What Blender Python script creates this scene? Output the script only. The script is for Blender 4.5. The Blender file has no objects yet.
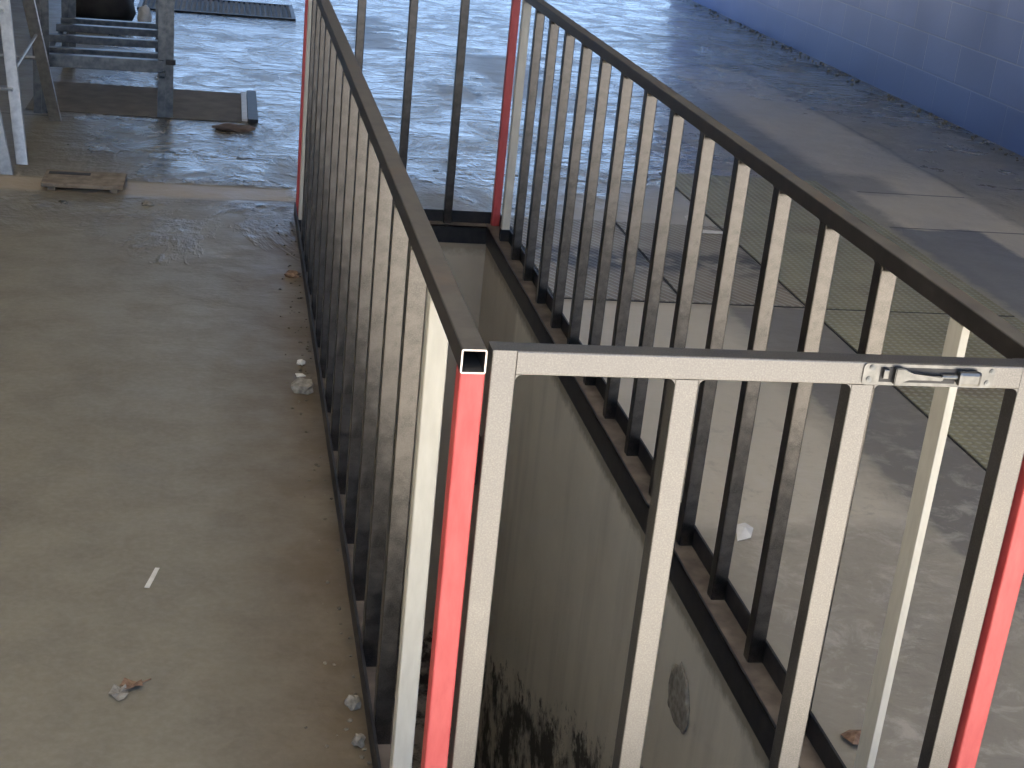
import bpy, bmesh, math, random
from mathutils import Vector, Matrix
random.seed(11)
SC = bpy.context.scene
COL = SC.collection

# ------------------------------------------------------------------ camera
cam_d = bpy.data.cameras.new('camera')
cam = bpy.data.objects.new('camera', cam_d)
COL.objects.link(cam)
F_PX = 1480.68
cam_d.sensor_fit = 'HORIZONTAL'
cam_d.sensor_width = 36.0
cam_d.lens = F_PX / 1024 * 36.0
cam_d.clip_end = 300
CAM = Vector((-0.304, -1.7382, 1.6364))
RX = Vector((0.98026623, -0.17239305, 0.09674061))      # right
FW = Vector((0.19588786, 0.9128862, -0.35814345))       # forward
UP = Vector((-0.02657173, 0.37002624, 0.92864122))      # up
m = Matrix(((RX.x, UP.x, -FW.x, CAM.x), (RX.y, UP.y, -FW.y, CAM.y), (RX.z, UP.z, -FW.z, CAM.z), (0, 0, 0, 1)))
cam.matrix_world = m
SC.camera = cam

# ------------------------------------------------------------------ view, sky, sun
vs = SC.view_settings
vs.view_transform = 'Standard'
vs.look = 'None'
vs.gamma = 1.0
vs.use_curve_mapping = False
vs.exposure = 0.0

SKY_STRENGTH = 1.0
SKY_H = (1.15, 1.68, 2.5)      # towards the horizon
SKY_Z = (0.42, 0.85, 1.9)      # towards the zenith
SUN_E = 46.0
world = bpy.data.worlds.new('sky')
SC.world = world
world.use_nodes = True
wn, wl = world.node_tree.nodes, world.node_tree.links
bg = wn['Background']
tc = wn.new('ShaderNodeTexCoord')
sx = wn.new('ShaderNodeSeparateXYZ')
wl.new(tc.outputs['Generated'], sx.inputs[0])
rp = wn.new('ShaderNodeValToRGB')
rp.color_ramp.elements[0].position = 0.0
rp.color_ramp.elements[0].color = (*SKY_H, 1)
rp.color_ramp.elements[1].position = 0.7
rp.color_ramp.elements[1].color = (*SKY_Z, 1)
wl.new(sx.outputs['Z'], rp.inputs[0])
wl.new(rp.outputs[0], bg.inputs['Color'])
bg.inputs['Strength'].default_value = SKY_STRENGTH

sun_d = bpy.data.lights.new('sun', 'SUN')
sun = bpy.data.objects.new('sun', sun_d)
COL.objects.link(sun)
sun_d.energy = SUN_E
sun_d.color = (1.0, 0.96, 0.905)
sun_d.angle = 0.009
sun.location = (3, -20, 22)
sun.rotation_euler = Vector((-0.12, 0.80, -0.98)).to_track_quat('-Z', 'Y').to_euler()

# ------------------------------------------------------------------ node helper
class NT:
    def __init__(self, name):
        self.m = bpy.data.materials.new(name)
        self.m.use_nodes = True
        self.n, self.l = self.m.node_tree.nodes, self.m.node_tree.links
        self.b = self.n['Principled BSDF']
        self._p = None
    def put(self, sock, v):
        if isinstance(v, bpy.types.NodeSocket):
            self.l.new(v, sock)
        elif isinstance(v, (tuple, list)):
            sock.default_value = (*v, 1) if len(v) == 3 and sock.type == 'RGBA' else v
        else:
            sock.default_value = v
    def pos(self):
        if self._p is None:
            self._p = self.n.new('ShaderNodeNewGeometry').outputs['Position']
        return self._p
    def obj(self):
        return self.n.new('ShaderNodeTexCoord').outputs['Object']
    def xyz(self, v):
        s = self.n.new('ShaderNodeSeparateXYZ')
        self.l.new(v, s.inputs[0])
        return s.outputs[0], s.outputs[1], s.outputs[2]
    def math(self, op, a, b=0.0, c=None, clamp=False):
        k = self.n.new('ShaderNodeMath')
        k.operation = op
        k.use_clamp = clamp
        self.put(k.inputs[0], a)
        self.put(k.inputs[1], b)
        if c is not None:
            self.put(k.inputs[2], c)
        return k.outputs[0]
    def scale(self, v, s):
        k = self.n.new('ShaderNodeVectorMath')
        k.operation = 'MULTIPLY'
        self.put(k.inputs[0], v)
        k.inputs[1].default_value = s
        return k.outputs[0]
    def noise(self, v, scale, detail=4, rough=0.55, dist=0.0):
        k = self.n.new('ShaderNodeTexNoise')
        self.put(k.inputs['Vector'], v)
        k.inputs['Scale'].default_value = scale
        k.inputs['Detail'].default_value = detail
        k.inputs['Roughness'].default_value = rough
        k.inputs['Distortion'].default_value = dist
        return k.outputs[0]
    def ramp(self, f, a, b, lo=0.0, hi=1.0):
        k = self.n.new('ShaderNodeMapRange')
        self.put(k.inputs[0], f)
        k.inputs[1].default_value, k.inputs[2].default_value = a, b
        k.inputs[3].default_value, k.inputs[4].default_value = lo, hi
        return k.outputs[0]
    def mix(self, f, a, b, mode='MIX'):
        k = self.n.new('ShaderNodeMix')
        k.data_type = 'RGBA'
        k.blend_type = mode
        self.put(k.inputs[0], f)
        self.put(k.inputs[6], a)
        self.put(k.inputs[7], b)
        return k.outputs[2]
    def box(self, x, y, x0, x1, y0, y1, soft=0.02):
        a = self.math('MINIMUM', self.math('SUBTRACT', x, x0), self.math('SUBTRACT', x1, x))
        b = self.math('MINIMUM', self.math('SUBTRACT', y, y0), self.math('SUBTRACT', y1, y))
        return self.ramp(self.math('MINIMUM', a, b), -soft, soft)
    def line(self, c, at, w, lo=None, other=None, hi=None):
        d = self.math('ABSOLUTE', self.math('SUBTRACT', c, at))
        f = self.ramp(d, w * 0.4, w, 1, 0)
        if lo is not None:
            f = self.math('MULTIPLY', f, self.math('GREATER_THAN', other, lo))
            f = self.math('MULTIPLY', f, self.math('LESS_THAN', other, hi))
        return f
    def bump(self, h, strength=0.3, dist=0.01):
        k = self.n.new('ShaderNodeBump')
        k.inputs['Strength'].default_value = strength
        k.inputs['Distance'].default_value = dist
        self.put(k.inputs['Height'], h)
        self.l.new(k.outputs[0], self.b.inputs['Normal'])
    def out(self, color, rough=0.5, metal=0.0, spec=0.5):
        self.put(self.b.inputs['Base Color'], color)
        self.put(self.b.inputs['Roughness'], rough)
        self.put(self.b.inputs['Metallic'], metal)
        self.put(self.b.inputs['Specular IOR Level'], spec)
        return self.m

def simple(name, c1, c2, scale=20, rough=0.5, metal=0.0, bump=0.0, spec=0.5):
    t = NT(name)
    n = t.noise(t.obj(), scale, 5)
    if bump:
        t.bump(n, bump, 0.004)
    return t.out(t.mix(t.ramp(n, 0.35, 0.65), c1, c2), rough, metal, spec)

# ------------------------------------------------------------------ materials
def mat_steel(name, k, r0, r1, lo=(0.10, 0.094, 0.088), hi=(0.185, 0.168, 0.152)):
    t = NT(name)
    sc = lambda c_: tuple(v_ * k for v_ in c_)
    v = t.obj()
    grain = t.noise(v, 420, 3, 0.7)
    blot = t.noise(v, 26, 5, 0.6, 0.4)
    c = t.mix(t.ramp(blot, 0.38, 0.66), sc(lo), sc(hi))
    c = t.mix(t.ramp(grain, 0.45, 0.75, 0, 0.6), c, sc((0.25, 0.235, 0.22)))
    r = t.ramp(blot, 0.3, 0.7, r0, r1)
    t.bump(grain, 0.06, 0.002)
    return t.out(c, r, 1.0)
def mat_paint(name, a, b, rough):
    t = NT(name)
    v = t.obj()
    n = t.noise(t.scale(v, (1, 1, 0.25)), 60, 4)
    g = t.noise(v, 260, 2)
    t.bump(g, 0.08, 0.002)
    return t.out(t.mix(t.ramp(n, 0.35, 0.7), a, b), rough)
M = {}
M['steel'] = mat_steel('mill_scale_steel', 0.82, 0.27, 0.40)
M['gate'] = mat_steel('scuffed_gate_steel', 1.25, 0.42, 0.55, (0.125, 0.12, 0.115), (0.155, 0.147, 0.14))
M['red'] = mat_paint('red_gloss_paint', (0.46, 0.055, 0.055), (0.55, 0.09, 0.085), 0.45)
M['cream'] = mat_paint('cream_paint', (0.55, 0.515, 0.425), (0.63, 0.595, 0.50), 0.4)
M['cut'] = simple('bare_cut_edge', (0.75, 0.62, 0.55), (0.85, 0.78, 0.72), 90, 0.4, 0.3)
M['black'] = simple('black_paint', (0.012, 0.012, 0.014), (0.03, 0.027, 0.026), 30, 0.5, 0, 0.05)
def mat_rail():
    t = NT('dusty_black_rail')
    v = t.obj()
    n = t.noise(v, 18, 5, 0.6)
    nz = t.xyz(t.n.new('ShaderNodeNewGeometry').outputs['Normal'])[2]
    dust = t.math('MULTIPLY', t.ramp(nz, 0.55, 0.85), t.ramp(n, 0.25, 0.6, 0.55, 1.0))
    c = t.mix(t.ramp(n, 0.35, 0.7), (0.02, 0.018, 0.017), (0.045, 0.038, 0.034))
    c = t.mix(dust, c, (0.145, 0.132, 0.113))
    t.bump(t.noise(v, 300, 2), 0.06, 0.002)
    c = t.mix(t.math('MULTIPLY', dust, t.ramp(t.noise(v, 5, 5, 0.6), 0.54, 0.7, 0, 0.4)), c, (0.17, 0.10, 0.06))
    return t.out(c, t.ramp(dust, 0, 1, 0.42, 0.75), 0.0, 0.25)
M['rail'] = mat_rail()
M['ledge'] = simple('dusty_ledge_steel', (0.10, 0.08, 0.065), (0.2, 0.165, 0.135), 14, 0.8, 0, 0.2)
M['galv'] = simple('galvanised_steel', (0.12, 0.119, 0.116), (0.18, 0.177, 0.172), 60, 0.36, 1.0, 0.03)
M['galvdull'] = simple('weathered_galvanised_steel', (0.10, 0.108, 0.115), (0.19, 0.192, 0.19), 30, 0.4, 1.0, 0.04)
M['alu'] = simple('aluminium', (0.34, 0.345, 0.34), (0.46, 0.46, 0.45), 40, 0.4, 0.9, 0.03)
M['dark'] = simple('dark_rubber', (0.012, 0.012, 0.013), (0.035, 0.033, 0.03), 12, 0.6, 0, 0.1)
M['paper'] = simple('white_paper', (0.72, 0.70, 0.64), (0.85, 0.83, 0.78), 30, 0.7)
M['leaf'] = simple('dry_leaf', (0.16, 0.09, 0.055), (0.34, 0.22, 0.14), 60, 0.8)
M['crumb'] = simple('grey_crumbs', (0.2, 0.18, 0.15), (0.42, 0.39, 0.33), 50, 0.9)
M['dirt'] = simple('dirt_crumb', (0.13, 0.11, 0.08), (0.3, 0.27, 0.21), 50, 0.9)
M['wood'] = simple('weathered_board', (0.2, 0.155, 0.11), (0.34, 0.28, 0.21), 22, 0.8, 0, 0.2)
M['sheet'] = simple('dull_brown_sheet', (0.15, 0.13, 0.105), (0.21, 0.185, 0.15), 9, 0.85)
M['trimwhite'] = simple('white_edge_strip', (0.6, 0.62, 0.64), (0.75, 0.76, 0.77), 40, 0.5)
M['brick'] = simple('reddish_brown_lump', (0.11, 0.08, 0.062), (0.17, 0.125, 0.1), 40, 0.9, 0, 0.3)
M['ceil'] = simple('added_ceiling_paint', (0.80, 0.785, 0.76), (0.85, 0.835, 0.81), 3, 0.9)
M['inner'] = simple('added_dark_wall', (0.10, 0.10, 0.11), (0.14, 0.14, 0.15), 3, 0.9)
M['pale'] = simple('added_pale_wall', (0.5, 0.49, 0.47), (0.56, 0.55, 0.53), 3, 0.9)
M['ground'] = simple('outdoor_concrete', (0.30, 0.285, 0.26), (0.38, 0.36, 0.33), 4, 0.9)

def mat_floor():
    t = NT('workshop_concrete')
    p = t.pos()
    x0, y0, z0 = t.xyz(p)
    wob = t.noise(p, 3.2, 5, 0.65)
    wob2 = t.noise(p, 9.0, 4, 0.6)
    dx = t.math('MULTIPLY', t.math('SUBTRACT', wob, 0.5), 0.22)
    dx2 = t.math('MULTIPLY', t.math('SUBTRACT', wob2, 0.5), 0.12)
    x = t.math('ADD', x0, dx2)
    y = t.math('ADD', y0, dx)
    big = t.noise(p, 0.9, 5, 0.6)
    mid = t.noise(p, 5.5, 6, 0.65)
    fine = t.noise(p, 60, 4, 0.6)
    c = t.mix(t.ramp(big, 0.3, 0.7), (0.225, 0.198, 0.143), (0.29, 0.262, 0.192))
    c = t.mix(t.ramp(mid, 0.42, 0.72, 0, 0.7), c, (0.175, 0.152, 0.118))
    c = t.mix(t.ramp(fine, 0.4, 0.8, 0, 0.25), c, (0.44, 0.41, 0.35))
    # right-hand slabs, paler and greyer
    right = t.ramp(x0, 0.6, 1.0)
    c = t.mix(t.math('MULTIPLY', right, 0.5), c, (0.52, 0.475, 0.385))
    pale = (0.74, 0.665, 0.53)
    grey = (0.19, 0.178, 0.16)
    c = t.mix(t.math('MULTIPLY', t.box(x, y, 0.6, 1.50, 1.5, 3.3, 0.05), 0.75), c, (0.64, 0.58, 0.455))
    c = t.mix(t.math('MULTIPLY', t.box(x0, y0, 0.9, 1.88, 4.42, 5.08, 0.01), 0.8), c, (0.52, 0.49, 0.42))
    c = t.mix(t.math('MULTIPLY', t.box(x, y, 1.56, 1.95, 1.0, 3.29, 0.015), 0.85), c, grey)
    c = t.mix(t.math('MULTIPLY', t.box(x, y, 0.9, 1.5, -0.3, 1.1, 0.2), 0.5), c, (0.24, 0.22, 0.185))
    sc = t.noise(t.scale(p, (1, 1, 1)), 11, 7, 0.72, 0.5)
    scm = t.math('MULTIPLY', t.ramp(x0, 0.9, 1.0), t.ramp(t.math('ADD', y0, dx), 2.6, 1.6))
    c = t.mix(t.math('MULTIPLY', scm, t.ramp(sc, 0.5, 0.66, 0, 0.55)), c, (0.62, 0.58, 0.50))
    c = t.mix(t.math('MULTIPLY', scm, t.ramp(sc, 0.46, 0.34, 0, 0.5)), c, (0.24, 0.215, 0.175))
    # pale repair strip beside the grating, its joints, and the dark slab
    c = t.mix(t.math('MULTIPLY', t.box(x, y, 2.86, 3.52, 3.2, 9.0, 0.03), 0.8), c, pale)
    c = t.mix(t.math('MULTIPLY', t.box(x, y, 2.78, 3.24, 3.0, 4.57, 0.02), 0.9), c, (0.2, 0.205, 0.21))
    c = t.mix(t.math('MULTIPLY', t.box(x, y, 2.65, 3.15, 5.25, 5.65, 0.05), 0.6), c, (0.17, 0.17, 0.17))
    c = t.mix(t.math('MULTIPLY', t.box(x, y, 2.45, 2.9, 5.6, 9.0, 0.06), 0.5), c, (0.15, 0.14, 0.125))
    c = t.mix(t.math('MULTIPLY', t.box(x, y, 1.5, 3.6, 9.15, 10.95, 0.06), 0.35), c, (0.18, 0.175, 0.165))
    c = t.mix(t.math('MULTIPLY', t.ramp(x0, 4.12, 4.4), t.ramp(mid, 0.35, 0.6, 0.3, 0.9)), c, (0.17, 0.16, 0.13))
    # tan filled joint on the left
    c = t.mix(t.math('MULTIPLY', t.box(x, t.math('ADD', y0, t.math('MULTIPLY', dx, 0.25)), -6.9, 0.0, 4.47, 4.70, 0.03), 0.9), c, (0.50, 0.40, 0.27))
    # brown dirt drift along the foot of the left railing
    edge = t.ramp(t.math('ADD', x0, t.math('MULTIPLY', dx, 0.8)), -0.34, -0.06)
    edge = t.math('MULTIPLY', edge, t.math('LESS_THAN', x0, 0.02))
    edge = t.math('MULTIPLY', edge, t.math('LESS_THAN', y0, 4.5))
    c = t.mix(t.math('MULTIPLY', edge, t.ramp(mid, 0.3, 0.6, 0.55, 0.95)), c, (0.15, 0.108, 0.062))
    # joints, a crack
    jn = t.line(y0, 9.12, 0.018, 1.0, x0, 3.9)
    jn = t.math('MAXIMUM', jn, t.line(y0, 10.95, 0.02, 1.0, x0, 3.6))
    jn = t.math('MAXIMUM', jn, t.line(y0, 4.58, 0.012, 2.78, x0, 4.2))
    jn = t.math('MAXIMUM', jn, t.line(y0, 5.27, 0.012, 2.9, x0, 3.5))
    jn = t.math('MAXIMUM', jn, t.math('MULTIPLY', t.line(t.math('ADD', x0, t.math('MULTIPLY', dx, 0.6)), 3.56, 0.02, 5.3, y0, 10.9), 0.45))
    jn = t.math('MAXIMUM', jn, t.line(y0, 5.95, 0.012, -3.0, x0, -0.4))
    jn = t.math('MAXIMUM', jn, t.line(t.math('ADD', x0, t.math('MULTIPLY', dx, 1.0)), 1.22, 0.03, 5.7, y0, 8.85))
    jn = t.math('MAXIMUM', jn, t.line(t.math('ADD', y0, t.math('MULTIPLY', dx, 0.8)), 8.87, 0.03, 0.75, x0, 1.25))
    c = t.mix(t.math('MULTIPLY', jn, 0.85), c, (0.05, 0.045, 0.04))
    # wetness: the far half of the floor is wet, with dull dry islands
    wetn = t.noise(t.scale(p, (1.0, 0.55, 1)), 1.5, 6, 0.65, 0.5)
    far = t.ramp(t.math('ADD', y0, t.math('MULTIPLY', t.math('SUBTRACT', wetn, 0.5), 6.0)), 4.0, 5.4)
    x = t.math('ADD', x, t.math('MULTIPLY', t.math('SUBTRACT', wob, 0.5), 0.9))
    dry = t.box(x, y, 0.62, 0.92, 8.75, 10.4, 0.08)
    dry = t.math('MAXIMUM', dry, t.box(x, y, 1.28, 1.8, 7.2, 8.9, 0.15))
    dry = t.math('MAXIMUM', dry, t.box(x, y, 0.95, 1.25, 7.0, 7.6, 0.1))
    dry = t.math('MAXIMUM', dry, t.ramp(x, -0.75, -1.15))
    dry = t.math('MAXIMUM', dry, t.math('MULTIPLY', t.math('MULTIPLY', t.math('MULTIPLY', t.ramp(x, 1.7, 2.9), t.ramp(x, 4.0, 3.5, 0.65, 1.0)), t.ramp(y, 9.5, 7.0)), t.ramp(big, 0.35, 0.6, 0.6, 1.0)))
    strip = t.box(x0, t.math('ADD', y0, t.math('MULTIPLY', dx, 0.25)), -6.9, 0.0, 4.45, 4.72, 0.03)
    dry = t.math('MAXIMUM', dry, strip)
    dry = t.math('MAXIMUM', dry, t.ramp(t.noise(t.scale(p, (1.0, 0.8, 1)), 2.6, 7, 0.7, 0.8), 0.47, 0.66, 0, 0.85))
    wet = t.math('MULTIPLY', far, t.math('SUBTRACT', 1.0, t.math('MULTIPLY', dry, 0.85)))
    c = t.mix(t.math('MULTIPLY', wet, 0.6), c, (0.07, 0.068, 0.062))
    rough = t.math('SUBTRACT', t.ramp(mid, 0.3, 0.7, 0.42, 0.58), t.math('MULTIPLY', wet, 0.37))
    rip = t.noise(t.scale(p, (1.0, 1.6, 1)), 6, 4, 0.6, 0.3)
    swell = t.noise(t.scale(p, (0.8, 1.2, 1)), 1.6, 3, 0.5, 0.6)
    h = t.math('ADD', t.math('MULTIPLY', rip, 1.0), t.math('MULTIPLY', fine, 0.10))
    h = t.math('ADD', h, t.math('MULTIPLY', swell, 2.2))
    h = t.math('MULTIPLY', h, t.ramp(wet, 0, 1, 0.3, 1.0))
    t.bump(h, 0.6, 0.028)
    return t.out(c, rough, 0.0, 0.6)
M['floor'] = mat_floor()

def mat_blocks():
    t = NT('blue_painted_blocks')
    p = t.pos()
    x, y, z = t.xyz(p)
    cv = t.n.new('ShaderNodeCombineXYZ')
    t.l.new(y, cv.inputs[0]); t.l.new(z, cv.inputs[1])
    k = t.n.new('ShaderNodeTexBrick')
    t.l.new(cv.outputs[0], k.inputs['Vector'])
    k.inputs['Scale'].default_value = 1.0
    k.inputs['Brick Width'].default_value = 0.5
    k.inputs['Row Height'].default_value = 0.25
    k.inputs['Mortar Size'].default_value = 0.006
    k.inputs['Mortar Smooth'].default_value = 0.6
    k.inputs['Color1'].default_value = (0.125, 0.185, 0.42, 1)
    k.inputs['Color2'].default_value = (0.14, 0.205, 0.46, 1)
    k.inputs['Mortar'].default_value = (0.21, 0.265, 0.44, 1)
    n = t.noise(p, 2.0, 5)
    low = t.ramp(t.math('ADD', z, t.math('MULTIPLY', t.math('SUBTRACT', n, 0.5), 0.06)), 0.22, 0.27, 1, 0)
    c = t.mix(t.math('MULTIPLY', low, 0.6), k.outputs['Color'], (0.055, 0.115, 0.36))
    c = t.mix(t.ramp(n, 0.4, 0.7, 0, 0.25), c, (0.17, 0.21, 0.33))
    h = t.math('ADD', t.math('MULTIPLY', k.outputs['Fac'], -0.6), t.math('MULTIPLY', t.noise(p, 40, 3), 0.25))
    t.bump(h, 0.3, 0.006)
    return t.out(c, t.ramp(n, 0.3, 0.7, 0.34, 0.48), 0.0, 0.5)
M['blocks'] = mat_blocks()

def mat_pit():
    t = NT('pit_plaster')
    p = t.pos()
    x, y, z = t.xyz(p)
    n = t.noise(p, 3.0, 6, 0.6)
    f = t.noise(p, 22, 5, 0.65)
    c = t.mix(t.ramp(n, 0.3, 0.7), (0.68, 0.63, 0.53), (0.77, 0.72, 0.61))
    run = t.noise(t.scale(p, (1, 1, 0.12)), 7, 4)
    c = t.mix(t.ramp(run, 0.5, 0.75, 0, 0.4), c, (0.36, 0.33, 0.28))
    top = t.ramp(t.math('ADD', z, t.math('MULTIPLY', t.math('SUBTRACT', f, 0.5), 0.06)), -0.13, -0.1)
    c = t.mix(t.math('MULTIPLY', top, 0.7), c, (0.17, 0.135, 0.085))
    old = t.math('MULTIPLY', t.ramp(y, 3.46, 3.5), t.math('GREATER_THAN', z, -9.0))
    c = t.mix(t.math('MULTIPLY', old, 0.45), c, (0.36, 0.30, 0.235))
    # broken plaster low on the wall, its holes coloured near black
    zz = t.math('ADD', z, t.math('MULTIPLY', t.math('SUBTRACT', f, 0.5), 0.55))
    zz = t.math('ADD', zz, t.math('MULTIPLY', y, 0.45))
    low = t.ramp(zz, -0.06, -0.12)
    hole = t.math('MULTIPLY', low, t.ramp(t.noise(p, 5, 6, 0.7), 0.42, 0.54))
    c = t.mix(t.math('MULTIPLY', hole, 0.9), c, (0.03, 0.026, 0.022))
    t.bump(t.math('SUBTRACT', t.math('MULTIPLY', f, 0.3), hole), 0.5, 0.02)
    return t.out(c, 0.85)
M['pit'] = mat_pit()

def mat_plate(name, c1, c2, kind):
    t = NT(name)
    p = t.pos()
    x, y, z = t.xyz(p)
    n = t.noise(p, 4.5, 5, 0.6)
    if kind == 'diamond':
        a = t.math('SINE', t.math('MULTIPLY', t.math('ADD', x, y), 105.0))
        b = t.math('SINE', t.math('MULTIPLY', t.math('SUBTRACT', x, y), 105.0))
        h = t.math('MULTIPLY', a, b)
        h = t.ramp(h, 0.05, 0.6)
    else:
        h = t.ramp(t.math('SINE', t.math('MULTIPLY', t.math('ADD', x, t.math('MULTIPLY', y, 0.55)), 190.0)), 0.0, 0.9)
    c = t.mix(t.ramp(n, 0.35, 0.65), c1, c2)
    rust = t.noise(p, 2.2, 6, 0.65)
    c = t.mix(t.ramp(rust, 0.52, 0.68, 0, 0.7), c, (0.22, 0.15, 0.095))
    c = t.mix(t.math('MULTIPLY', h, 0.55), c, (0.50, 0.48, 0.38))
    if kind != 'diamond':
        oil = t.math('MULTIPLY', t.ramp(t.math('ABSOLUTE', t.math('SUBTRACT', y, 3.82)), 0.10, 0.2, 1, 0), t.ramp(t.noise(p, 6, 4), 0.42, 0.52))
        c = t.mix(t.math('MULTIPLY', oil, 0.85), c, (0.05, 0.05, 0.055))
    t.bump(h, 0.7, 0.005)
    return t.out(c, 0.5, 0.1)
M['diamond'] = mat_plate('olive_checker_plate', (0.27, 0.25, 0.15), (0.37, 0.345, 0.215), 'diamond')
M['ribbed'] = mat_plate('brown_ribbed_plate', (0.26, 0.225, 0.175), (0.35, 0.31, 0.245), 'ribbed')

# ------------------------------------------------------------------ mesh helpers
def mesh_of(name, bm, mats):
    bmesh.ops.recalc_face_normals(bm, faces=bm.faces[:])
    me = bpy.data.meshes.new(name)
    bm.to_mesh(me)
    bm.free()
    for mt in (mats if isinstance(mats, (list, tuple)) else [mats]):
        me.materials.append(mt)
    return me
def obj(name, me, parent=None, loc=(0, 0, 0), rot=(0, 0, 0)):
    o = bpy.data.objects.new(name, me)
    COL.objects.link(o)
    o.parent = parent
    o.location = loc
    o.rotation_euler = rot
    return o
def part(name, bm, mats, parent, loc=(0, 0, 0), rot=(0, 0, 0), label=None):
    o = obj(name, mesh_of(name, bm, mats), parent, loc, rot)
    if label:
        o['label'] = label
    return o
def tag(o, label, cat, group=None, kind=None):
    o['label'] = label
    o['category'] = cat
    if group:
        o['group'] = group
    if kind:
        o['kind'] = kind
    return o
def thing(name, label, cat, loc=(0, 0, 0), rotz=0, group=None):
    o = bpy.data.objects.new(name, None)
    o.empty_display_size = 0.1
    COL.objects.link(o)
    o.location = loc
    o.rotation_euler = (0, 0, rotz)
    return tag(o, label, cat, group)
def struct(name, bm, mt):
    o = obj(name, mesh_of(name, bm, mt))
    o['kind'] = 'structure'
    return o
def add_box(bm, lo, hi, bev=0.0, mi=0):
    lo, hi = Vector(lo), Vector(hi)
    vs_ = [bm.verts.new((x, y, z)) for x in (lo.x, hi.x) for y in (lo.y, hi.y) for z in (lo.z, hi.z)]
    fs = []
    for q in ((0, 1, 3, 2), (4, 6, 7, 5), (0, 4, 5, 1), (2, 3, 7, 6), (0, 2, 6, 4), (1, 5, 7, 3)):
        f = bm.faces.new([vs_[i] for i in q])
        f.material_index = mi
        fs.append(f)
    if bev:
        es = list({e for f in fs for e in f.edges})
        bmesh.ops.bevel(bm, geom=es, offset=bev, segments=2, affect='EDGES', profile=0.6)
    return bm
def BX(lo, hi, bev=0.0):
    return add_box(bmesh.new(), lo, hi, bev)
def frame_dir(d):
    d = Vector(d).normalized()
    u = d.cross(Vector((0, 0, 1)))
    if u.length < 1e-4:
        u = Vector((1, 0, 0))
    u.normalize()
    return u, d.cross(u).normalized(), d
def section(w, h, r, seg=3):
    pts = []
    for cx, cy, a0 in ((w / 2 - r, h / 2 - r, 0), (-w / 2 + r, h / 2 - r, 90), (-w / 2 + r, -h / 2 + r, 180), (w / 2 - r, -h / 2 + r, 270)):
        for i in range(seg + 1):
            a = math.radians(a0 + 90 * i / seg)
            pts.append((cx + r * math.cos(a), cy + r * math.sin(a)))
    return pts
def add_tube(bm, a, b, w, h, wall=0.0022, r=0.003, cut=0, u=None):
    """hollow rectangular tube from a to b; w along u, h along the other axis; the cut ends get material index cut"""
    a, b = Vector(a), Vector(b)
    uu, vv, d = frame_dir(b - a)
    if u is not None:
        uu = Vector(u).normalized(); vv = d.cross(uu).normalized()
    so, si = section(w, h, r), section(w - 2 * wall, h - 2 * wall, max(r - wall, 0.0008))
    rings = []
    for P in (a, b):
        for s in (so, si):
            rings.append([bm.verts.new(P + uu * x + vv * y) for x, y in s])
    n = len(so)
    for i in range(n):
        j = (i + 1) % n
        f = bm.faces.new((rings[0][i], rings[0][j], rings[2][j], rings[2][i])); f.smooth = False
        bm.faces.new((rings[1][i], rings[3][i], rings[3][j], rings[1][j]))
        f = bm.faces.new((rings[0][i], rings[1][i], rings[1][j], rings[0][j])); f.material_index = cut
        f = bm.faces.new((rings[2][i], rings[2][j], rings[3][j], rings[3][i])); f.material_index = cut
    return bm
def add_rod(bm, a, b, r, seg=10):
    a, b = Vector(a), Vector(b)
    u, v, d = frame_dir(b - a)
    R = [[bm.verts.new(P + (u * math.cos(t) + v * math.sin(t)) * r) for t in [2 * math.pi * i / seg for i in range(seg)]] for P in (a, b)]
    for i in range(seg):
        j = (i + 1) % seg
        bm.faces.new((R[0][i], R[0][j], R[1][j], R[1][i]))
    bm.faces.new(R[0]); bm.faces.new(R[1])
    return bm
def add_prism(bm, pts, axis, t0, t1):
    """extrude a 2D outline along an axis ('x','y','z')"""
    def mk(p, t):
        return {'x': (t, p[0], p[1]), 'y': (p[0], t, p[1]), 'z': (p[0], p[1], t)}[axis]
    A = [bm.verts.new(mk(p, t0)) for p in pts]
    B = [bm.verts.new(mk(p, t1)) for p in pts]
    n = len(pts)
    for i in range(n):
        j = (i + 1) % n
        bm.faces.new((A[i], A[j], B[j], B[i]))
    bm.faces.new(A); bm.faces.new(B)
    return bm
def fillet_pts(cx, cz, sx_, sz_, r, n=5):
    """concave weld fillet in the corner at (cx,cz), legs towards sx_, sz_"""
    pts = [(cx, cz), (cx + sx_ * r, cz)]
    for i in range(1, n):
        a = math.radians(90 * i / n)
        pts.append((cx + sx_ * r * (1 - math.sin(a)), cz + sz_ * r * (1 - math.cos(a))))
    pts.append((cx, cz + sz_ * r))
    return pts

# ------------------------------------------------------------------ dimensions
S = 0.0332          # tube size
W = 0.8575          # opening width, outer face to outer face
L = 4.2976          # opening length
H = 1.0             # rail height
A = 0.0562          # kerb ledge reach
XW = 4.459          # blue wall
HB = 0.075
STEP = 0.266
Y0B = 0.308
GX, GR = 0.0396, 0.8119
PXL, PXR, PYN, PYF = A - S, W - A, 0.05, L - A     # pit faces (inner side of the ledge)

YW = 14.3           # added far wall, out of view, with its open doorway
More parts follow.
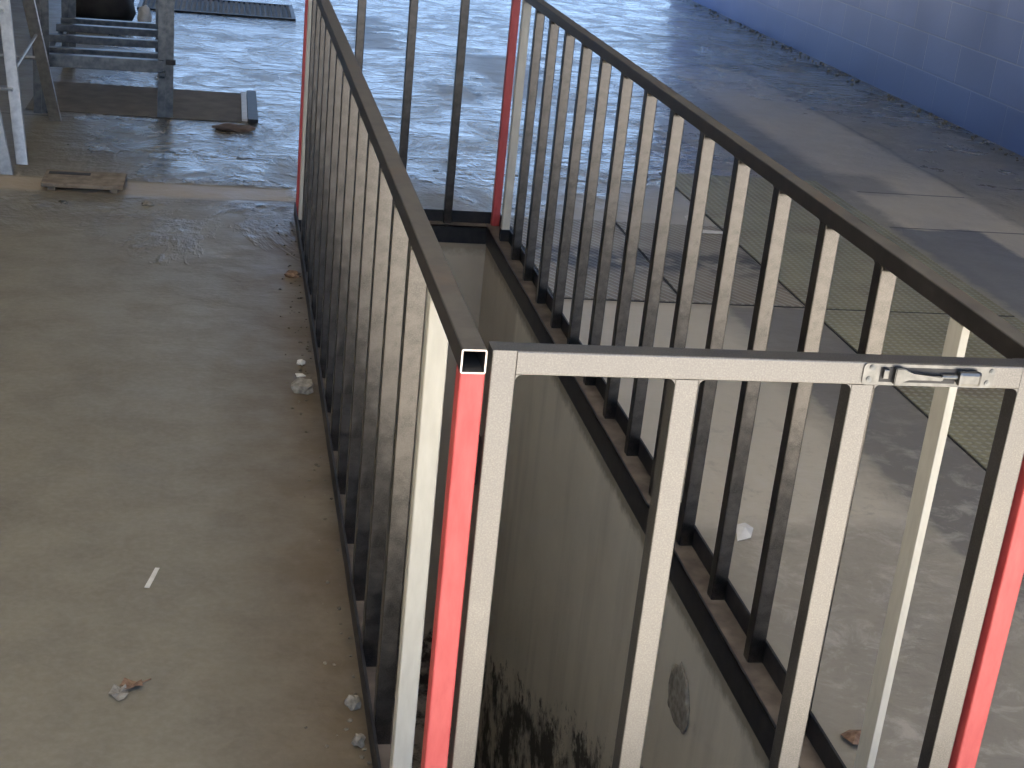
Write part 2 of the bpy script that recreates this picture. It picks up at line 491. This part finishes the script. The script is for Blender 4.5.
# ------------------------------------------------------------------ setting
bm = bmesh.new()
def quad(bm, x0, x1, y0, y1, z=0.0, mi=0):
    f = bm.faces.new([bm.verts.new(v) for v in ((x0, y0, z), (x1, y0, z), (x1, y1, z), (x0, y1, z))])
    f.material_index = mi
for (x0, x1, y0, y1) in ((-7, 0.0, -4, YW), (W, XW, -4, YW), (0.0, W, -4, 0.0), (0.0, W, L, YW)):
    quad(bm, x0, x1, y0, y1)
bmesh.ops.remove_doubles(bm, verts=bm.verts, dist=1e-5)
struct('floor', bm, M['floor'])
bm = bmesh.new()
quad(bm, -30, 30, -30, -4, -0.002)
quad(bm, -30, 30, YW, 60, -0.002)
struct('ground', bm, M['ground'])
struct('wall_right', BX((XW, -4, -0.05), (XW + 0.2, YW, 4.2)), M['blocks'])
struct('added_wall_left', BX((-7.2, -4, -0.05), (-7.0, YW, 4.2)), M['pale'])  # out of view, added so that light bounces back inside
struct('added_ceiling', BX((-7.2, -4, 4.2), (XW + 0.2, YW + 0.2, 4.35)), M['ceil'])  # unseen, added overhead to shade the floor and bounce light
bm = bmesh.new()
add_box(bm, (-7.2, YW, -0.05), (-2.0, YW + 0.2, 4.2))
add_box(bm, (-2.0, YW, 2.95), (XW + 0.2, YW + 0.2, 4.2))
struct('added_wall_far', bm, M['inner'])  # unseen, added and kept dark for the wet floor to mirror
bm = bmesh.new()
add_box(bm, (-7.2, -4.2, -0.05), (-2.9, -4, 4.2))
add_box(bm, (3.9, -4.2, -0.05), (XW + 0.2, -4, 4.2))
struct('added_wall_near', bm, M['pale'])  # unseen, added to narrow the sunlit patch behind the camera
PD = -2.3  # depth mostly out of view, made up to bounce light
struct('wall_pit_right', BX((PXR + 0.004, 0.0, PD), (W, L, -0.004)), M['pit'])
struct('wall_pit_left', BX((0.0, 0.0, PD), (PXL - 0.004, L, -0.004)), M['pit'])
struct('wall_pit_far', BX((0.0, PYF + 0.004, PD), (W, L + 0.1, -0.004)), M['pit'])
struct('wall_pit_near', BX((0.0, -0.1, PD), (W, PYN - 0.01, -0.004)), M['pit'])
struct('floor_pit', BX((0, 0, PD - 0.1), (W, L, PD)), M['pit'])

# ------------------------------------------------------------------ guard railing
def baluster_mesh(name, z0, z1, mt, axis='y'):
    bm = bmesh.new()
    add_tube(bm, (0, 0, z0), (0, 0, z1), S, S, u=(1, 0, 0))
    if axis:
        r = 0.012
        for sg in (-1, 1):
            if axis == 'y':
                add_prism(bm, fillet_pts(sg * S / 2, z1, sg, -1, r), 'x', -S / 2 + 0.002, S / 2 - 0.002)
            else:
                add_prism(bm, fillet_pts(sg * S / 2, z1, sg, -1, r), 'y', -S / 2 + 0.002, S / 2 - 0.002)
    return mesh_of(name, bm, [mt, M['cut']])
BAL = baluster_mesh('baluster', 0.001, H - S, M['steel'])
BAL_CREAM = baluster_mesh('baluster', 0.05, H - S, M['cream'])
def flat_bar_mesh():
    bm = bmesh.new()
    add_tube(bm, (0, 0, 0.05), (0, 0, H - S), 0.014, 0.046, r=0.0015, u=(1, 0, 0))
    return mesh_of('baluster', bm, [M['cream'], M['cut']])
BAL_FLAT = flat_bar_mesh()
BAL_BACK = baluster_mesh('baluster', 0.001, H - S, M['steel'], 'x')
POST_N = mesh_of('corner_post', add_tube(bmesh.new(), (0, 0, 0.0), (0, 0, H - S), S, S, u=(1, 0, 0)), [M['red'], M['red']])
FOOT = mesh_of('foot_sleeve', BX((-S / 2 - 0.002, -S / 2 - 0.002, 0.001), (S / 2 + 0.002, S / 2 + 0.002, 0.05), 0.001), M['black'])

def z_kerb(out_sign):
    """Z-shaped steel edging seen end-on: upright flange outside, ledge, flange hanging into the pit (x grows inwards)"""
    t = 0.005
    pts = [(-t, 0.05), (-t, -0.004), (A - S - 0.0 + 0.0, -0.004)]
    return pts

def long_railing(x_in, sg, label):
    """x_in: outer face plane; sg=+1 when the pit lies towards +x"""
    root = thing('guard_railing', label, 'railing', (x_in, 0, 0), 0, 'steel guard railings round the pit opening')
    cx = sg * S / 2
    part('top_rail', add_tube(bmesh.new(), (cx, 0.0, H - S / 2), (cx, L, H - S / 2), S, S, cut=1, u=(1, 0, 0)), [M['rail'], M['cut']], root)
    # kerb: upright flange, ledge, hanging flange
    reach = A if sg < 0 else A - S + S * 0.0 + 0.0
    k = part('kerb_flange', BX(sorted2(sg * -0.006, 0.0, 0.0, L, -0.002, 0.05)[0], sorted2(sg * -0.006, 0.0, 0.0, L, -0.002, 0.05)[1], 0.001), M['black'], root)
    lo, hi = sorted2(0.0, sg * A, 0.0, L, -0.006, 0.0)
    part('ledge', BX(lo, hi), M['ledge'], k, label='dusty brown ledge of the steel edging')
    lo, hi = sorted2(sg * (A - 0.006), sg * A, 0.0, L, -HB, 0.0003)
    part('hanging_flange', BX(lo, hi), M['black'], k)
    for y in (S / 2, L - S / 2):
        o = obj('corner_post', POST_N, root, (cx, y, 0))
        o['label'] = 'red painted corner post'
    for i in range(15):
        y = Y0B + STEP * i + S / 2
        if i == 0 and sg < 0:
            o = obj('baluster', BAL_FLAT, root, (-S + 0.007, 0.285, 0))
            o['label'] = 'narrow cream painted upright'
            part('foot_sleeve', BX((-0.008, -0.025, 0.001), (0.008, 0.025, 0.05), 0.001), M['black'], o)
        elif i in (0, 14):
            o = obj('baluster', BAL_CREAM, root, (cx, y, 0))
            o['label'] = 'cream painted upright'
            obj('foot_sleeve', FOOT, o, (0, 0, 0))
        else:
            obj('baluster', BAL, root, (cx, y, 0))
    return root
def sorted2(xa, xb, ya, yb, za, zb):
    return (min(xa, xb), min(ya, yb), min(za, zb)), (max(xa, xb), max(ya, yb), max(za, zb))
left = long_railing(0.0, 1, 'long steel guard railing beside the open floor, its open tube end facing us')
right = long_railing(W, -1, 'long steel guard railing on the side of the pit nearer the blue block wall')

root = thing('guard_railing', 'short dark railing of three uprights closing the far end of the pit', 'railing', (0, L, 0), 0, 'steel guard railings round the pit opening')
part('top_rail', add_tube(bmesh.new(), (S + 0.0005, -S / 2, H - S / 2), (W - S - 0.0005, -S / 2, H - S / 2), S, S, u=(0, 1, 0)), [M['rail'], M['cut']], root)
k = part('kerb_flange', BX((-0.006, 0.0003, -0.002), (W + 0.006, 0.006, 0.05), 0.001), M['black'], root)
part('ledge', BX((A, -A, -0.006), (W - A, 0.0, 0.0)), M['ledge'], k, label='dusty brown ledge of the steel edging')
part('hanging_flange', BX((A, -A, -HB), (W - A, -A + 0.006, 0.0003)), M['black'], k)
for i in (1, 2, 3):
    obj('baluster', BAL_BACK, root, (0.206 * i + S / 2, -S / 2, 0))

# ------------------------------------------------------------------ gate
gate = thing('railing_gate', 'low steel gate with a bolt latch, closing the near end of the pit', 'gate', (GX, 0, 0))
gw = GR - GX
gz0 = 0.06
bm = add_tube(bmesh.new(), (S, S / 2, H - S / 2), (gw - S, S / 2, H - S / 2), S, S, r=0.0022, u=(0, 1, 0))
GP = [0.247, 0.494]
r = 0.008
for gx_, ss in ((S, 1), (gw - S, -1), (GP[0], -1), (GP[0] + S, 1), (GP[1], -1), (GP[1] + S, 1)):
    add_prism(bm, fillet_pts(gx_, H - S, ss, -1, r), 'y', 0.0006, S - 0.002)
part('top_rail', bm, [M['gate'], M['cut']], gate)
part('bottom_rail', add_tube(bmesh.new(), (S, S / 2, gz0 + S / 2), (gw - S, S / 2, gz0 + S / 2), S, S, r=0.0022, u=(0, 1, 0)), [M['gate'], M['cut']], gate)
for gx_ in (S / 2, gw - S / 2):
    part('stile', add_tube(bmesh.new(), (gx_, S / 2, gz0), (gx_, S / 2, H), S, S, r=0.0022, u=(1, 0, 0)), [M['gate'], M['gate']], gate)
for c0 in (0.0, gw - S):
    part('stile_cap', BX((c0 + 0.0015, 0.0015, H - 0.002), (c0 + S - 0.0015, S - 0.0015, H + 0.0002)), M['gate'], gate)
for g in GP:
    part('baluster', add_tube(bmesh.new(), (g + S / 2, S / 2, gz0 + S), (g + S / 2, S / 2, H - S), S, S, r=0.0022, u=(1, 0, 0)), [M['gate'], M['cut']], gate)
for z in (0.2, 0.8):
    part('hinge', add_rod(bmesh.new(), (-0.0032, S * 0.75, z), (-0.0032, S * 0.75, z + 0.07), 0.0031), M['black'], gate)
# bolt latch let into the face of the top bar
lx0, lx1, lz0, lz1 = 0.546 - GX, 0.737 - GX, H - S + 0.0015, H - 0.001
bm = bmesh.new()
add_prism(bm, [(lx0 + 0.098 + (lx1 - lx0) / 2 * 0 + px - 0.098, pz) for px, pz in
               [((lx1 - lx0) / 2 + a_, (lz0 + lz1) / 2 + b_) for a_, b_ in section(lx1 - lx0, lz1 - lz0, 0.006)]], 'y', -0.0022, 0.0)
la = part('latch_plate', bm, M['galv'], gate, label='galvanised latch plate')
zc = (lz0 + lz1) / 2
for px, pz in ((0.0117, 0.0095), (0.0095, -0.0075), (0.1868, 0.0085), (0.1826, -0.0085)):
    bm = bmesh.new()
    add_rod(bm, (lx0 + px, -0.0022, zc + pz), (lx0 + px, -0.0036, zc + pz), 0.0038, 16)
    add_rod(bm, (lx0 + px, -0.0036, zc + pz), (lx0 + px, -0.0044, zc + pz), 0.0022, 6)
    part('screw', bm, M['galvdull'], la)
part('slot_shade', BX((lx0 + 0.024, -0.0030, zc - 0.0105), (lx0 + 0.134, -0.0022, zc + 0.0105), 0.0003), M['black'], la, label='black strip for the shaded slot behind the lever')  # flat black slab, its colour stands for shade in the slot
part('keeper', BX((lx0 + 0.0265, -0.009, zc - 0.004), (lx0 + 0.0345, -0.003, zc + 0.0095), 0.0015), M['galv'], la)
lev = [(0.0425, -0.012), (0.049, -0.0118), (0.056, -0.0065), (0.063, -0.0025), (0.111, -0.0045), (0.113, -0.003), (0.113, 0.0005), (0.110, 0.002), (0.068, 0.0042), (0.060, 0.0085), (0.055, 0.0118), (0.0425, 0.0118)]
bm = add_prism(bmesh.new(), [(lx0 + a_, zc + b_) for a_, b_ in lev], 'y', -0.0115, -0.003)
bmesh.ops.bevel(bm, geom=bm.edges[:], offset=0.0012, segments=2, affect='EDGES')
lv = part('lever', bm, M['galv'], la)
part('bolt', add_rod(bmesh.new(), (lx0 + 0.112, -0.006, zc + 0.001), (lx0 + 0.136, -0.006, zc + 0.001), 0.0036, 12), M['galvdull'], la)
bm = BX((lx0 + 0.134, -0.0145, zc - 0.0105), (lx0 + 0.1675, -0.003, zc + 0.0105), 0.005)
part('housing', bm, M['galv'], la)

# ------------------------------------------------------------------ plates in the floor on the right
def plate(x0, x1, y0, y1, mt, name, label, cat, group):
    o = thing(name, label, cat, ((x0 + x1) / 2, (y0 + y1) / 2, 0), 0, group)
    hx, hy = (x1 - x0) / 2 - 0.006, (y1 - y0) / 2 - 0.006
    part('plate', BX((-hx, -hy, 0.001), (hx, hy, 0.007), 0.001), mt, o)
    bm = bmesh.new()
    for (a_, b_, c_, d_) in ((-hx - 0.006, -hx - 0.001, -hy - 0.006, hy + 0.006), (hx + 0.001, hx + 0.006, -hy - 0.006, hy + 0.006), (-hx - 0.001, hx + 0.001, -hy - 0.006, -hy - 0.001), (-hx - 0.001, hx + 0.001, hy + 0.001, hy + 0.006)):
        add_box(bm, (a_, c_, 0.0005), (b_, d_, 0.0035))
    part('edge_frame', bm, M['black'], o)
    return o
G1, G2 = 'olive checker plates let into the floor', 'brown ribbed plates let into the floor'
plate(1.885, 2.74, 3.29, 5.44, M['diamond'], 'checker_plate', 'olive checker plate at the far end of the plate strip, past the ribbed plates', 'floor plate', G1)
plate(1.885, 2.74, 1.10, 3.28, M['diamond'], 'checker_plate', 'olive checker plate nearer us, seen behind the gate latch', 'floor plate', G1)
plate(0.90, 1.395, 3.30, 4.42, M['ribbed'], 'ribbed_plate', 'brown ribbed floor plate next to the pit railing', 'floor plate', G2)
plate(1.40, 1.878, 3.30, 4.42, M['ribbed'], 'ribbed_plate', 'brown ribbed floor plate between its twin and the olive checker strip', 'floor plate', G2)

# ------------------------------------------------------------------ far left: drain grate, flat sheet, board
o = thing('drain_grate', 'dark flat drain grate across the wet floor at the top of the scene', 'grate', (-0.34, 10.3, 0))
bm = bmesh.new()
for (a_, b_, c_, d_) in ((-0.62, 0.56, -0.39, -0.36), (-0.62, 0.56, 0.36, 0.39), (-0.62, -0.59, -0.36, 0.36), (0.53, 0.56, -0.36, 0.36)):
    add_box(bm, (a_, c_, 0.001), (b_, d_, 0.014))
part('grate_frame', bm, M['black'], o)
bm = bmesh.new()
for i in range(28):
    xx = -0.585 + i * 0.0405
    add_box(bm, (xx, -0.358, 0.001), (xx + 0.026, 0.358, 0.010))
part('grate_bars', bm, M['sheet'], o)
part('dark_underplate', BX((-0.588, -0.358, 0.0006), (0.528, 0.358, 0.003)), M['dark'], o)  # flat dark plate, its colour stands for shade between the bars

o = thing('flat_sheet', 'dull brown flat sheet lying on the wet floor beside the galvanised frame', 'sheet', (-0.24, 6.42, 0))
part('sheet', BX((-1.05, -0.36, 0.001), (0.03, 0.42, 0.0045), 0.001), M['sheet'], o)
part('edge_strip', BX((0.031, -0.33, 0.001), (0.06, 0.40, 0.016), 0.002), M['trimwhite'], o, label='white strip along the end of the sheet')
part('end_strip', BX((0.062, -0.36, 0.001), (0.115, 0.44, 0.02), 0.002), M['black'], o, label='dark strip along the end of the sheet')
def lump(name, mt, loc, size, label, cat, flat=1.0, seed=0, sub=2):
    rnd = random.Random(seed)
    bm = bmesh.new()
    bmesh.ops.create_icosphere(bm, subdivisions=sub, radius=1)
    for v in bm.verts:
        k_ = 0.72 + 0.5 * rnd.random()
        v.co = Vector((v.co.x * size[0] * k_, v.co.y * size[1] * k_, max(v.co.z, -0.5) * size[2] * k_))
    if sub > 2:
        bmesh.ops.smooth_vert(bm, verts=bm.verts[:], factor=0.6, use_axis_x=True, use_axis_y=True, use_axis_z=True)
        for f in bm.faces:
            f.smooth = True
    zmin = min(v.co.z for v in bm.verts)
    for v in bm.verts:
        v.co.z -= zmin
    ob = part(name, bm, mt, None, loc)
    return tag(ob, label, cat)
lump('brick_piece', M['brick'], (-0.25, 5.88, 0.0), (0.10, 0.08, 0.014), 'reddish brown flat lump at the near edge of the dull brown sheet', 'rubble', seed=3)

o = thing('cover_board', 'short weathered board lying over the tan floor joint, left of the pit', 'board', (-0.87, 4.58, 0))
part('plank', BX((-0.165, -0.11, 0.018), (0.165, 0.12, 0.036), 0.003), M['wood'], o)
part('cleat', BX((-0.14, -0.095, 0.001), (-0.11, 0.10, 0.018)), M['wood'], o)
part('cleat', BX((0.11, -0.095, 0.001), (0.14, 0.10, 0.018)), M['wood'], o)
part('slot', BX((-0.15, 0.045, 0.0362), (0.02, 0.085, 0.0372)), M['dark'], o, label='dark brown slot along the back edge')

# ------------------------------------------------------------------ galvanised frame (upper left)
o = thing('storage_frame', 'galvanised steel frame with level slats and straight legs, upper left', 'rack', (-0.9, 6.0, 0.0048))
x0, x1 = -0.31, 0.29
ydepth = 1.35
def leg(x, y):
    bm = bmesh.new()
    add_box(bm, (x - 0.028, y - 0.03, 0.0), (x + 0.004, y - 0.024, 1.5))
    add_box(bm, (x + 0.004, y - 0.03, 0.0), (x + 0.010, y + 0.03, 1.5))
    add_box(bm, (x + 0.010, y - 0.02, 0.0), (x + 0.05, y - 0.014, 1.5))
    return bm
for (x, y) in ((x1, 0.08), (x1 - 0.07, ydepth)):
    part('leg', leg(x, y), M['galvdull'], o)
for (x, y) in ((x0, 0.0), (x0, ydepth)):
    part('leg', leg(x, y), M['galvdull'], o)
for i, yy in enumerate((0.02, 0.29, 0.70, 1.08, 1.32)):
    part('slat', add_tube(bmesh.new(), (x0 - 0.03, yy, 0.262), (x1 + 0.0, yy + 0.03, 0.262), 0.055, 0.062 if i == 0 else 0.04, u=(0, 1, 0)), [M['galvdull'], M['black']], o)
for xx in (x0 - 0.005, x1 - 0.005):
    part('side_rail', add_tube(bmesh.new(), (xx, 0.0, 0.222), (xx, ydepth, 0.222), 0.03, 0.03), [M['galvdull'], M['black']], o)
for zz in (0.9, 1.4):
    for yy in (0.03, ydepth):
        part('cross_bar', add_tube(bmesh.new(), (x0, yy, zz), (x1, yy, zz), 0.04, 0.05, u=(0, 1, 0)), [M['galvdull'], M['black']], o)
part('clamp', BX((x1 + 0.012, 0.045, 0.27), (x1 + 0.06, 0.075, 0.295), 0.003), M['black'], o)

# stepladders
def stile(bm, a, b, w, d):
    add_tube(bm, a, b, w, d, wall=0.002, r=0.002, u=(1, 0, 0))
    return bm
lad = thing('stepladder', 'open aluminium stepladder with a hinged brace, at the upper left edge', 'ladder', (-1.16, 4.9, 0))
TOP = Vector((-0.33, 0.35, 1.45))
fr = [Vector((0.0, 0.0, 0)), Vector((-0.42, 0.0, 0))]
rr = [Vector((0.04, 0.95, 0)), Vector((-0.46, 0.95, 0))]
ftop = [Vector((-0.19, 0.42, 1.45)), Vector((-0.38, 0.42, 1.45))]
rtop = [Vector((-0.19, 0.50, 1.45)), Vector((-0.38, 0.50, 1.45))]
for a_, b_ in zip(fr, ftop):
    part('front_stile', stile(bmesh.new(), a_, b_, 0.05, 0.028), [M['alu'], M['alu']], lad)
for a_, b_ in zip(rr, rtop):
    part('rear_stile', stile(bmesh.new(), a_, b_, 0.055, 0.028), [M['alu'], M['alu']], lad)
for k_ in (0.22, 0.44, 0.66, 0.86):
    a_, b_ = fr[0].lerp(ftop[0], k_), fr[1].lerp(ftop[1], k_)
    bm = BX((b_.x, a_.y - 0.03, a_.z - 0.012), (a_.x, a_.y + 0.03, a_.z + 0.0), 0.002)
    part('tread', bm, M['alu'], lad)
    a_, b_ = rr[0].lerp(rtop[0], k_), rr[1].lerp(rtop[1], k_)
    part('rear_rung', add_rod(bmesh.new(), a_, b_, 0.009), M['alu'], lad)
part('top_cap', BX((-0.41, 0.36, 1.45), (-0.16, 0.56, 1.48), 0.006), M['alu'], lad)
for i in (0, 1):
    part('brace', add_rod(bmesh.new(), fr[i].lerp(ftop[i], 0.26), rr[i].lerp(rtop[i], 0.30), 0.008), M['alu'], lad)
lad2 = thing('ladder', 'narrow aluminium ladder foot at the left edge, standing in front of the stepladder', 'ladder', (-1.20, 4.72, 0))
for dx_ in (0.0, -0.36):
    part('stile', stile(bmesh.new(), Vector((dx_, 0, 0)), Vector((dx_ - 0.30, 0.12, 1.6)), 0.05, 0.026), [M['alu'], M['alu']], lad2)
for k_ in range(1, 6):
    q = k_ / 6
    part('rung', add_rod(bmesh.new(), (-0.30 * q - 0.36, 0.12 * q, 1.6 * q), (-0.30 * q, 0.12 * q, 1.6 * q), 0.012), M['alu'], lad2)

# stand-ins behind the frame: black rounded shape, white lump for a floor reflection
lump('dark_stand_in', M['dark'], (-1.19, 9.3, 0.0), (0.27, 0.24, 0.24), 'black rounded stand-in for an unclear shape on the floor beyond the galvanised frame', 'stand-in', seed=8, sub=3)
lump('bright_spot_lump', M['paper'], (-0.87, 9.22, 0.0), (0.05, 0.11, 0.09), 'white lump standing in for a bright reflection on the floor beyond the galvanised frame', 'bag', seed=9, sub=3)

# ------------------------------------------------------------------ litter
def scrap(name, mt, loc, pts, label, cat, h=0.002, rotz=0.0, curl=0.004, group=None):
    bm = bmesh.new()
    A_ = [bm.verts.new((x, y, h * 0.2 + curl * random.random())) for x, y in pts]
    c_ = Vector((sum(p[0] for p in pts) / len(pts), sum(p[1] for p in pts) / len(pts), curl + h))
    cv = bm.verts.new(c_)
    for i in range(len(pts)):
        bm.faces.new((A_[i], A_[(i + 1) % len(pts)], cv))
    r_ = bmesh.ops.extrude_face_region(bm, geom=bm.faces[:])
    for v in r_['geom']:
        if isinstance(v, bmesh.types.BMVert):
            v.co.z += h
    ob = part(name, bm, mt, None, loc, (0, 0, rotz))
    return tag(ob, label, cat, group)
scrap('paper_strip', M['paper'], (-0.431, 1.208, 0.0), [(-0.005, -0.045), (0.006, -0.045), (0.006, 0.045), (-0.004, 0.045)], 'thin white paper strip on the open concrete floor', 'paper', 0.001, -0.2, 0.001)
lf = thing('dry_leaf', 'crumpled brown dry leaf on the open floor, nearest us', 'leaf', (-0.455, 0.765, 0))
def leafbm(sx_, sy_):
    bm = bmesh.new()
    n = 12
    ring = [bm.verts.new((sx_ * math.cos(a_) * (1 + 0.25 * random.uniform(-1, 1)), sy_ * math.sin(a_) * (1 + 0.25 * random.uniform(-1, 1)), 0.002 + 0.012 * random.random())) for a_ in [2 * math.pi * i / n for i in range(n)]]
    c_ = bm.verts.new((0, 0, 0.004))
    for i in range(n):
        bm.faces.new((ring[i], ring[(i + 1) % n], c_))
    r_ = bmesh.ops.extrude_face_region(bm, geom=bm.faces[:])
    for v in r_['geom']:
        if isinstance(v, bmesh.types.BMVert):
            v.co.z += 0.001
    return bm
part('blade', leafbm(0.022, 0.018), M['leaf'], lf, (0.006, 0.012, 0))
part('blade', leafbm(0.018, 0.022), M['crumb'], lf, (-0.014, -0.014, 0), label='greyish half of the leaf')
part('stalk', add_rod(bmesh.new(), (0.02, 0.02, 0.004), (0.042, 0.034, 0.005), 0.0015), M['leaf'], lf)
scrap('paper_scrap', M['paper'], (1.012, 1.44, 0.0), [(-0.02, -0.05), (0.016, -0.03), (0.03, 0.03), (0.012, 0.055), (-0.018, 0.02)], 'white paper scrap on the floor beyond the pit, seen between two uprights', 'paper', 0.002, -0.2, 0.012)
scrap('dry_leaf', M['leaf'], (0.95, 0.55, 0.0), [(-0.03, -0.02), (0.01, -0.028), (0.03, 0.0), (0.012, 0.03), (-0.02, 0.022)], 'curled brown leaf at the foot of the railing on the far side of the pit', 'leaf', 0.002, 0.4, 0.02)
scrap('paper_scrap', M['paper'], (1.82, 4.30, 0.007), [(-0.07, -0.03), (0.07, -0.02), (0.06, 0.02), (-0.06, 0.03)], 'flat white scrap lying on a brown ribbed plate', 'paper', 0.002, 0.0, 0.004)
scrap('paper_scrap', M['paper'], (1.79, 4.55, 0.0), [(-0.03, -0.05), (0.03, -0.04), (0.02, 0.05), (-0.02, 0.03)], 'pale scrap on the concrete just past the brown ribbed plates', 'paper', 0.002, 0.0, 0.006)
lump('crumpled_wrapper', M['crumb'], (-0.05, 2.34, 0.0), (0.035, 0.045, 0.022), 'grey crumpled wrapper against the foot of the near railing', 'wrapper', seed=21)
scrap('paper_scrap', M['paper'], (-0.06, 2.40, 0.02), [(-0.014, -0.012), (0.016, -0.008), (0.012, 0.012), (-0.01, 0.014)], 'white torn piece stuck on the grey crumpled wrapper', 'paper', 0.002, 0.3, 0.004)
lump('concrete_chip', M['paper'], (-0.05, 2.55, 0.0), (0.012, 0.016, 0.010), 'small white chip just beyond the grey crumpled wrapper', 'rubble', seed=22)
lump('concrete_chip', M['crumb'], (-0.028, 0.705, 0.0), (0.016, 0.02, 0.013), 'pale chip in the dirt by the railing, second nearest us', 'rubble', seed=23)
lump('concrete_chip', M['crumb'], (-0.026, 0.58, 0.0), (0.013, 0.016, 0.012), 'pale chip in the dirt by the railing, nearest us', 'rubble', seed=24)
lump('concrete_chip', M['leaf'], (-0.045, 3.45, 0.0), (0.03, 0.03, 0.012), 'brown clod in the dirt halfway along the foot of the railing', 'rubble', seed=25)
lump('concrete_chip', M['crumb'], (-0.60, 4.33, 0.0), (0.026, 0.022, 0.008), 'flat pale chip on the floor in front of the weathered board', 'rubble', seed=26)

def crumbs(name, spots, mt, label, seed, smin, smax):
    rnd = random.Random(seed)
    bm = bmesh.new()
    for (x, y) in spots(rnd):
        s = rnd.uniform(smin, smax)
        b2 = bmesh.ops.create_icosphere(bm, subdivisions=1, radius=s)
        for v in b2['verts']:
            v.co = Vector((x + v.co.x * rnd.uniform(0.6, 1.4), y + v.co.y * rnd.uniform(0.6, 1.4), max(0.0, v.co.z * 0.6 + s * 0.3)))
    return tag(part(name, bm, mt, None), label, 'rubble', None, 'stuff')
crumbs('dirt_crumbs', lambda r_: [(-0.012 - abs(r_.gauss(0, 0.035)), r_.uniform(0.45, 4.2)) for _ in range(120)], M['dirt'], 'loose grit and crumbs along the foot of the near railing', 5, 0.0015, 0.006)
crumbs('wall_rubble', lambda r_: [(XW - 0.02 - abs(r_.gauss(0, 0.07)), r_.uniform(5.0, 13.8)) for _ in range(240)], M['dirt'], 'loose rubble and dust along the foot of the blue wall', 6, 0.004, 0.014)

# broken plaster on the pit wall
lump('plaster_spall', M['crumb'], (PXR + 0.0, 1.15, -0.36), (0.006, 0.085, 0.105), 'oval patch of broken plaster on the pit wall', 'damage', seed=31, sub=3)
